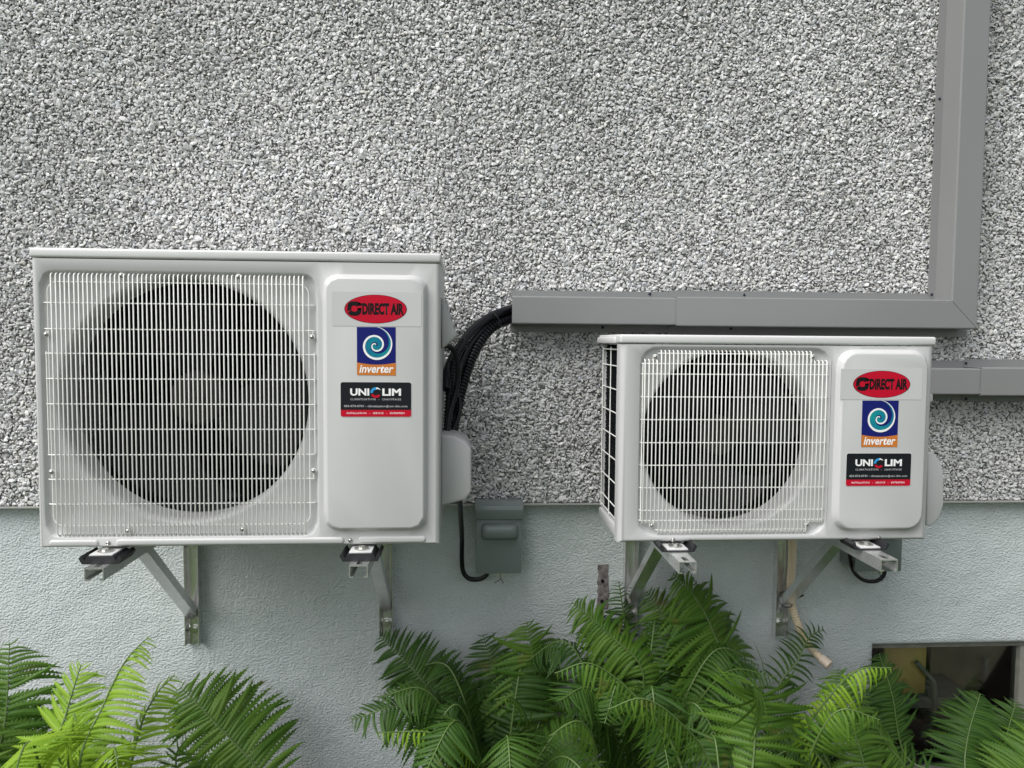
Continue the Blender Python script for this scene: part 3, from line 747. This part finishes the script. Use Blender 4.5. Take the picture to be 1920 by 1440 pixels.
dh = hose('drain_hose', [(1488, 985, -.20), (1486, 1020, -.10), (1485, 1060, -.04), (1482, 1100, -.006), (1483, 1125, -.004), (1492, 1160, -.006), (1510, 1200, -.012), (1528, 1224, -.03), (1548, 1240, -.06)], .0125, M['cream'], 'cream corrugated drain hose hanging below the smaller unit', 'hose', .0085)
a, b = P(1540, 1234, -.05), P(1556, 1248, -.075)
ft = MB(); e = (b-a).normalized(); ft.tube([a, b, b-e*.002, a+e*.01], [.0145, .0145, .0118, .0118], 16, False); ft.build('end_fitting', M['creamd'], dh)
# tie round the brace
zt_ = MB(); c = Vector((RX[3], -.022, .700)); ring = []
for k in range(25):
    a = 2*math.pi*k/24; ring.append(c+Vector((.024*math.cos(a), .0145*math.sin(a), .020*math.sin(a))))
zt_.tube(ring, .0016, 6); zt_.tube([c+Vector((.024, 0, 0)), c+Vector((.05, -.012, .018))], [.0022, .004], 6)
tag(zt_.build('cable_tie', M['tie']), 'black cable tie looped round the brace beside the cream drain hose', 'cable tie')

st = MB(); c = P(927, 601, -.075); t = (P(905, 615, -.09)-P(945, 592, -.055)).normalized(); a_ = t.orthogonal().normalized(); b_ = t.cross(a_)
st.tube([c+(a_*math.cos(2*math.pi*k/20)+b_*math.sin(2*math.pi*k/20))*.027 for k in range(21)], .0022, 6)
st.tube([c+a_*.027, c+a_*.045+b_*.01], .0018, 6)
tag(st.build('cable_tie', M['tie']), 'black cable tie strapping the bundle of black pipes beside the grey cover', 'cable tie')

# ------------------------------------------------------------------ disconnect boxes
def disconnect(x0, x1, z0, z1, label, yf=-.070):
    b = empty('disconnect_box', ((x0+x1)/2, FY, z0)); tag(b, label, 'electrical box', 'grey electrical disconnect boxes')
    w = x1-x0; h = z1-z0
    bd = MB(); bd.bbox((x0+.004, yf+.006, z0+.003), (x1-.004, FY-.0005, z1-.008), .002); bd.build('box_body', M['box'], b)
    dv = MB(); dv.bbox((x0+.001, yf-.001, z0), (x1-.001, yf+.0058, z1-h*.225), .0018)
    cv = dv.build('cover', M['box'], b)
    hz = z1-h*.215
    hd = MB(); hd.prism([(yf-.010, hz), (yf-.010, z1-.016), (yf-.006, z1-.006), (yf+.03, z1), (FY-.001, z1), (FY-.001, hz+.01), (yf+.02, hz)], 'x', x0-.003, x1+.003, .0015, 2); hd.build('hood', M['box'], b)
    cx = (x0+x1)/2; L = []
    bx0, bx1, bz0, bz1 = x0+w*.10, x1-w*.08, z0+h*.485, z0+h*.725
    for o, d in ((0, -.001), (.002, .006), (.005, .015), (.009, .021), (.014, .024)):
        L.append([(x, yf-.001-d, z) for x, z in rrpoly(bx0+o, bz0+o, bx1-o, bz1-o, max(.014-o*.3, .005), 5)])
    m_ = MB(); m_.loft(L, False, True); m_.build('pull_handle', M['box'], cv)
    tb = MB(); tb.box((cx-.012, yf+.002, z0-.006), (cx+.016, yf+.0055, z0-.0003)); tb.build('lock_tab', M['galv2'], cv)
    ti = MB(); ti.tube(catmull([(cx+.004, yf+.001, z0-.002), (cx+.005, yf-.006, z0-.014), (cx-.008, yf-.004, z0-.024), (cx-.012, yf, z0-.028)], 5), .0013, 5)
    ti.tube(catmull([(cx+.005, yf-.006, z0-.014), (cx+.012, yf-.004, z0-.024), (cx+.013, yf, z0-.030)], 5), .0013, 5); ti.build('seal_wire', M['tie'], b)
    return b
disconnect(.033, .170, .809, 1.019, 'grey electrical disconnect box between the two units')
a, b = P(1604, 1012, -.07), P(1690, 1071, -.07)
disconnect(a.x, b.x, b.z, b.z+.21, 'grey electrical disconnect box half hidden behind the smaller unit and its bracket')

# ------------------------------------------------------------------ basement window
wy = FY+.045
wn = empty('basement_window', ((wx0+wx1)/2, wy, wb)); tag(wn, 'low basement window with a pale frame behind the ferns', 'window')
fr_ = MB(); fw = .022
xm = P(1908, 1300, wy).x
for a, b in (((wx0-.01, wy-.012, wtop-fw), (wx1+.01, wy+.03, wtop+.01)), ((wx0-.01, wy-.012, wb-.01), (wx1+.01, wy+.03, wb+.03)), ((wx0-.01, wy-.0115, wb+.0302), (wx0+.012, wy+.0295, wtop-fw-.0002)),
             ((wx1-.03, wy-.0115, wb+.0302), (wx1+.01, wy+.0295, wtop-fw-.0002)), ((xm-.006, wy-.0115, wb+.0302), (xm+.040, wy+.0295, wtop-fw-.0002))):
    fr_.bbox(a, b, .003)
fr_.build('window_frame', M['winframe'], wn)
for xa, xb in ((wx0+.010, xm-.005), (xm+.038, wx1-.029)):
    gl = MB(); gl.box((xa, wy+.008, wb+.029), (xb, wy+.012, wtop-fw+.001)); gl.build('pane', M['glass'], wn, 0)
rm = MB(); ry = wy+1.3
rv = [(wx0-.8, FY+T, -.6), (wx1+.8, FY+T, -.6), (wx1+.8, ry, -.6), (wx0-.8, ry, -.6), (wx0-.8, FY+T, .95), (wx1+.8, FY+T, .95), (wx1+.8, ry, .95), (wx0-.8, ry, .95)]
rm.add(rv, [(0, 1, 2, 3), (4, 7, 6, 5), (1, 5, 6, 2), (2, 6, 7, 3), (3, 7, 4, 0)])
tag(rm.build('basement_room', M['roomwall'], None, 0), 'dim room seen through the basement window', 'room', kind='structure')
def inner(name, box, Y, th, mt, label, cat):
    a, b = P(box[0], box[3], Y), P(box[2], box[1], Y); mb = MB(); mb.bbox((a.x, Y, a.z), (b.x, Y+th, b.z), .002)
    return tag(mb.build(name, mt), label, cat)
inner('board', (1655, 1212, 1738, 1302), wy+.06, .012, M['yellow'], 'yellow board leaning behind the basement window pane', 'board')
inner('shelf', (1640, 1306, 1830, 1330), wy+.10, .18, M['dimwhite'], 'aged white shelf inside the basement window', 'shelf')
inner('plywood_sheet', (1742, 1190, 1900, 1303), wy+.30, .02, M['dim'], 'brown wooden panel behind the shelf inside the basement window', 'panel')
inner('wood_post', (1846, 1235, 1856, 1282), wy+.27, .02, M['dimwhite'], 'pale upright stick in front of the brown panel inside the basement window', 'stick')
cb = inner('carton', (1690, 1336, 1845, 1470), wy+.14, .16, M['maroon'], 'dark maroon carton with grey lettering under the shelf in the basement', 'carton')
yc = wy+.1395
def cbx(a, b): return ((P(a[0], a[1], yc).x, P(a[0], a[1], yc).z), (P(b[0], b[1], yc).x, P(b[0], b[1], yc).z))
text_fit('E DACH', cbx((1732, 1396), (1790, 1378)), yc-.001, 'lettering', M['pipe'], cb, .02)
text_fit('DAI', cbx((1762, 1428), (1785, 1412)), yc-.001, 'lettering', M['pipe'], cb, .02)
pp = [P(1718, 1241, wy+.045), P(1733, 1258, wy+.045), P(1751, 1280, wy+.045), P(1752, 1310, wy+.045), P(1750, 1345, wy+.05), P(1746, 1358, wy+.05), P(1726, 1380, wy+.05)]
mb = MB(); mb.tube(catmull(pp, 8), .0085, 12); tag(mb.build('bent_pipe', M['pipe']), 'grey bent pipe hanging behind the basement window pane', 'pipe')

# ------------------------------------------------------------------ ferns
def leaflet_mesh(k, bend, fold, lobes=16):
    """unit-length serrated leaflet along +x, width along y, upper side +z"""
    rr = random.Random(100+k); vs_, fs = [], []
    def zc(x): return -bend*x*x
    hw = .084
    prof = lambda x: hw*min(1, .7+x*2.5)*(1-(max(0, x-.40)/.60)**2.0)**.9 if x < 1 else 0
    sway = (.06, -.05, .12)[k % 3] if bend < .2 else (-.18, -.34, -.52)[k % 3]
    yc = lambda x: sway*x*x
    mid = []
    for i in range(lobes+1):
        x = i/lobes; vs_.append((x, yc(x), zc(x)+.0)); mid.append(len(vs_)-1)
    for s in (-1, 1):
        valley = []
        for i in range(lobes+1):
            x = i/lobes; w = prof(x)*.40; vs_.append((x+w*.25, yc(x)+s*w, zc(x)-fold*w)); valley.append(len(vs_)-1)
        for i in range(lobes):
            x = (i+.62)/lobes; w = prof(x)*rr.uniform(.9, 1.1); vs_.append((min(x+w*.55, 1.0), yc(x)+s*w, zc(x)-fold*w*1.25)); t = len(vs_)-1
            fs += [(mid[i], mid[i+1], valley[i+1], valley[i])] if s < 0 else [(mid[i+1], mid[i], valley[i], valley[i+1])]
            fs += [(valley[i], valley[i+1], t)] if s < 0 else [(valley[i+1], valley[i], t)]
    return vs_, fs
LEAF = {}
for bi, bend in enumerate((.14, .38, .70)):
    for k in range(3):
        vs_, fs = leaflet_mesh(bi*3+k, bend, .35)
        for mk in ('leaf_dark', 'leaf_mid', 'leaf_bright'):
            me = bpy.data.meshes.new('leaflet'); me.from_pydata(vs_, [], fs); me.materials.append(M[mk])
            LEAF[(bi, k, mk)] = (me, np.array(vs_), fs)

def frond(plant, pts, Wpx, mk, pairs=30, face=(0, -.8, .6), bend=1, angle=13, start=.16, single=True, wob=.06, drop=0, tip=1.0):
    """pts: world points from the crown to the tip"""
    path = catmull(pts, 12); L = [0]
    for i in range(len(path)-1): L.append(L[-1]+(path[i+1]-path[i]).length)
    T_ = L[-1]
    def at(t):
        s = t*T_
        for i in range(len(path)-1):
            if L[i+1] >= s or i == len(path)-2:
                f = (s-L[i])/max(L[i+1]-L[i], 1e-6); f = min(max(f, 0), 1)
                return path[i].lerp(path[i+1], f), (path[min(i+2, len(path)-1)]-path[max(i-1, 0)]).normalized()
    mb = MB(); n = len(path); mb.tube(path, [.0042*(1-.85*i/n)+.0005 for i in range(n)], 6)
    fo_ = mb.build('frond', M['stem'], plant, 60)
    kf = random.randrange(3); pairs = int(pairs*1.35); Fn = (Vector(face)+Vector((random.gauss(0, .15), 0, random.gauss(0, .12)))).normalized(); acc_v, acc_f = [], []
    for i in range(pairs):
        t = start+(1-start)*((i+.5)/pairs)**.76
        p, tg = at(min(t, .995))
        q = (t-start)/(1-start)
        w = Wpx*(min(1, .35+q*1.6))*(max(0, 1-q**3.2))**.75*tip+.006
        N = (Fn-tg*Fn.dot(tg)).normalized(); N = (N+Vector((0, 0, .45))); N = (N-tg*N.dot(tg)).normalized(); S = tg.cross(N)
        for s in (-1, 1):
            if random.random() < .03: continue
            ln = w*random.uniform(.90, 1.06)
            an = R_(angle+20*q*q+random.gauss(0, 3)); ln /= max(.6, math.cos(an))
            d = (S*s*math.cos(an)+tg*math.sin(an)+N*random.gauss(-.05, wob)+Vector((0, 0, -drop-.10))).normalized()
            yv = (tg-d*tg.dot(d)).normalized()*(1)
            zv = d.cross(yv)
            if zv.dot(N) < 0: zv = -zv
            wy_ = ln*random.uniform(.85, 1.1)*(1 if ln > .06 else 1.25)
            tw = random.gauss(0, .12); yv, zv = yv*math.cos(tw)+zv*math.sin(tw), zv*math.cos(tw)-yv*math.sin(tw)
            bi = min(2, max(0, bend+random.choice((-1, 0, 0, 0, 0, 0, 0, 0, 1))))
            me, V, fs = LEAF[(bi, kf if random.random() < .75 else random.randrange(3), mk)]
            Mx = Matrix(((d.x*ln, yv.x*wy_, zv.x*ln, p.x), (d.y*ln, yv.y*wy_, zv.y*ln, p.y), (d.z*ln, yv.z*wy_, zv.z*ln, p.z), (0, 0, 0, 1)))
            if single:
                o = bpy.data.objects.new('leaflet', me); COL.objects.link(o); o.parent = fo_
                Mx.translation = p-wloc(fo_); o.matrix_local = Mx
            else:
                A = np.array(Mx)[:3]; vv = V@A[:, :3].T+A[:, 3]
                n0 = len(acc_v); acc_v += vv.tolist(); acc_f += [tuple(k+n0 for k in f) for f in fs]
    if not single:
        me = bpy.data.meshes.new('leaflets'); c = wloc(fo_); me.from_pydata([Vector(v)-c for v in acc_v], [], acc_f); me.materials.append(M[mk])
        o = bpy.data.objects.new('leaflets', me); COL.objects.link(o); o.parent = fo_; o['kind'] = 'stuff'
    return fo_

def px2m(w, Y): return w/FPX*(Y+2.24)
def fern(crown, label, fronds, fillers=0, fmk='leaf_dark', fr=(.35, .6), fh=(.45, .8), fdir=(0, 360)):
    cx, cy = crown; root = empty('fern', (cx, cy, .01)); tag(root, label, 'fern', 'ferns growing along the foundation')
    cr = MB(); cr.loft([[(cx+r_*math.cos(2*math.pi*k/9), cy+r_*math.sin(2*math.pi*k/9), z) for k in range(9)] for r_, z in ((.045, .005), (.04, .03), (.02, .055))], False, True)
    cr.build('crown', M['soil'], root)
    for f in fronds:
        pts = [P(*p) for p in f['p']]
        base = Vector((cx+random.uniform(-.02, .02), cy+random.uniform(-.02, .02), .04))
        kw = {k: v for k, v in f.items() if k not in ('p', 'W')}
        mid = base.lerp(pts[0], .5)+Vector((0, 0, .06))
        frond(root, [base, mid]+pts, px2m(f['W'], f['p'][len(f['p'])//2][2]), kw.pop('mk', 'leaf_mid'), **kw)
    for k in range(fillers):  # dark leaf colour of most fillers paints in the shade deep in the clump
        a = R_(random.uniform(*fdir)); rr = random.uniform(*fr); hh = random.uniform(*fh)
        b = Vector((cx, cy, .04)); e = Vector((math.cos(a), math.sin(a), 0))
        e2 = e*rr
        if cy+e2.y > -.02: e2 *= max(.1, (-.02-cy)/e2.y) if e2.y > 0 else 1
        pts = [b, b+e2*.22+Vector((0, 0, hh*.5)), b+e2*.6+Vector((0, 0, hh*.92)), b+e2+Vector((0, 0, hh*random.uniform(.70, .98)))]
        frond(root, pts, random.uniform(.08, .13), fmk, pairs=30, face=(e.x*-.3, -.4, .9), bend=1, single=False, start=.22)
    return root

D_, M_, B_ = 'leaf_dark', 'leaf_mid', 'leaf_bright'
def F(W, mk, *p, **k): return dict(W=W, mk=mk, p=list(p), **k)
fern((-1.12, -.46), 'green fern in the bed beside the bright yellow green fern, below the larger unit', [
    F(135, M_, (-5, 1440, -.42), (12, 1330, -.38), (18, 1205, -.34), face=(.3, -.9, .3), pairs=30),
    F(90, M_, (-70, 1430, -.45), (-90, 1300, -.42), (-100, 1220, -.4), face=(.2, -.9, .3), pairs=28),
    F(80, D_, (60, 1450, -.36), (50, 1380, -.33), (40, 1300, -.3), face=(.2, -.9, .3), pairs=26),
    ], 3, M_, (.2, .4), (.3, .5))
fern((-.82, -.56), 'bright yellow green fern below the larger unit', [
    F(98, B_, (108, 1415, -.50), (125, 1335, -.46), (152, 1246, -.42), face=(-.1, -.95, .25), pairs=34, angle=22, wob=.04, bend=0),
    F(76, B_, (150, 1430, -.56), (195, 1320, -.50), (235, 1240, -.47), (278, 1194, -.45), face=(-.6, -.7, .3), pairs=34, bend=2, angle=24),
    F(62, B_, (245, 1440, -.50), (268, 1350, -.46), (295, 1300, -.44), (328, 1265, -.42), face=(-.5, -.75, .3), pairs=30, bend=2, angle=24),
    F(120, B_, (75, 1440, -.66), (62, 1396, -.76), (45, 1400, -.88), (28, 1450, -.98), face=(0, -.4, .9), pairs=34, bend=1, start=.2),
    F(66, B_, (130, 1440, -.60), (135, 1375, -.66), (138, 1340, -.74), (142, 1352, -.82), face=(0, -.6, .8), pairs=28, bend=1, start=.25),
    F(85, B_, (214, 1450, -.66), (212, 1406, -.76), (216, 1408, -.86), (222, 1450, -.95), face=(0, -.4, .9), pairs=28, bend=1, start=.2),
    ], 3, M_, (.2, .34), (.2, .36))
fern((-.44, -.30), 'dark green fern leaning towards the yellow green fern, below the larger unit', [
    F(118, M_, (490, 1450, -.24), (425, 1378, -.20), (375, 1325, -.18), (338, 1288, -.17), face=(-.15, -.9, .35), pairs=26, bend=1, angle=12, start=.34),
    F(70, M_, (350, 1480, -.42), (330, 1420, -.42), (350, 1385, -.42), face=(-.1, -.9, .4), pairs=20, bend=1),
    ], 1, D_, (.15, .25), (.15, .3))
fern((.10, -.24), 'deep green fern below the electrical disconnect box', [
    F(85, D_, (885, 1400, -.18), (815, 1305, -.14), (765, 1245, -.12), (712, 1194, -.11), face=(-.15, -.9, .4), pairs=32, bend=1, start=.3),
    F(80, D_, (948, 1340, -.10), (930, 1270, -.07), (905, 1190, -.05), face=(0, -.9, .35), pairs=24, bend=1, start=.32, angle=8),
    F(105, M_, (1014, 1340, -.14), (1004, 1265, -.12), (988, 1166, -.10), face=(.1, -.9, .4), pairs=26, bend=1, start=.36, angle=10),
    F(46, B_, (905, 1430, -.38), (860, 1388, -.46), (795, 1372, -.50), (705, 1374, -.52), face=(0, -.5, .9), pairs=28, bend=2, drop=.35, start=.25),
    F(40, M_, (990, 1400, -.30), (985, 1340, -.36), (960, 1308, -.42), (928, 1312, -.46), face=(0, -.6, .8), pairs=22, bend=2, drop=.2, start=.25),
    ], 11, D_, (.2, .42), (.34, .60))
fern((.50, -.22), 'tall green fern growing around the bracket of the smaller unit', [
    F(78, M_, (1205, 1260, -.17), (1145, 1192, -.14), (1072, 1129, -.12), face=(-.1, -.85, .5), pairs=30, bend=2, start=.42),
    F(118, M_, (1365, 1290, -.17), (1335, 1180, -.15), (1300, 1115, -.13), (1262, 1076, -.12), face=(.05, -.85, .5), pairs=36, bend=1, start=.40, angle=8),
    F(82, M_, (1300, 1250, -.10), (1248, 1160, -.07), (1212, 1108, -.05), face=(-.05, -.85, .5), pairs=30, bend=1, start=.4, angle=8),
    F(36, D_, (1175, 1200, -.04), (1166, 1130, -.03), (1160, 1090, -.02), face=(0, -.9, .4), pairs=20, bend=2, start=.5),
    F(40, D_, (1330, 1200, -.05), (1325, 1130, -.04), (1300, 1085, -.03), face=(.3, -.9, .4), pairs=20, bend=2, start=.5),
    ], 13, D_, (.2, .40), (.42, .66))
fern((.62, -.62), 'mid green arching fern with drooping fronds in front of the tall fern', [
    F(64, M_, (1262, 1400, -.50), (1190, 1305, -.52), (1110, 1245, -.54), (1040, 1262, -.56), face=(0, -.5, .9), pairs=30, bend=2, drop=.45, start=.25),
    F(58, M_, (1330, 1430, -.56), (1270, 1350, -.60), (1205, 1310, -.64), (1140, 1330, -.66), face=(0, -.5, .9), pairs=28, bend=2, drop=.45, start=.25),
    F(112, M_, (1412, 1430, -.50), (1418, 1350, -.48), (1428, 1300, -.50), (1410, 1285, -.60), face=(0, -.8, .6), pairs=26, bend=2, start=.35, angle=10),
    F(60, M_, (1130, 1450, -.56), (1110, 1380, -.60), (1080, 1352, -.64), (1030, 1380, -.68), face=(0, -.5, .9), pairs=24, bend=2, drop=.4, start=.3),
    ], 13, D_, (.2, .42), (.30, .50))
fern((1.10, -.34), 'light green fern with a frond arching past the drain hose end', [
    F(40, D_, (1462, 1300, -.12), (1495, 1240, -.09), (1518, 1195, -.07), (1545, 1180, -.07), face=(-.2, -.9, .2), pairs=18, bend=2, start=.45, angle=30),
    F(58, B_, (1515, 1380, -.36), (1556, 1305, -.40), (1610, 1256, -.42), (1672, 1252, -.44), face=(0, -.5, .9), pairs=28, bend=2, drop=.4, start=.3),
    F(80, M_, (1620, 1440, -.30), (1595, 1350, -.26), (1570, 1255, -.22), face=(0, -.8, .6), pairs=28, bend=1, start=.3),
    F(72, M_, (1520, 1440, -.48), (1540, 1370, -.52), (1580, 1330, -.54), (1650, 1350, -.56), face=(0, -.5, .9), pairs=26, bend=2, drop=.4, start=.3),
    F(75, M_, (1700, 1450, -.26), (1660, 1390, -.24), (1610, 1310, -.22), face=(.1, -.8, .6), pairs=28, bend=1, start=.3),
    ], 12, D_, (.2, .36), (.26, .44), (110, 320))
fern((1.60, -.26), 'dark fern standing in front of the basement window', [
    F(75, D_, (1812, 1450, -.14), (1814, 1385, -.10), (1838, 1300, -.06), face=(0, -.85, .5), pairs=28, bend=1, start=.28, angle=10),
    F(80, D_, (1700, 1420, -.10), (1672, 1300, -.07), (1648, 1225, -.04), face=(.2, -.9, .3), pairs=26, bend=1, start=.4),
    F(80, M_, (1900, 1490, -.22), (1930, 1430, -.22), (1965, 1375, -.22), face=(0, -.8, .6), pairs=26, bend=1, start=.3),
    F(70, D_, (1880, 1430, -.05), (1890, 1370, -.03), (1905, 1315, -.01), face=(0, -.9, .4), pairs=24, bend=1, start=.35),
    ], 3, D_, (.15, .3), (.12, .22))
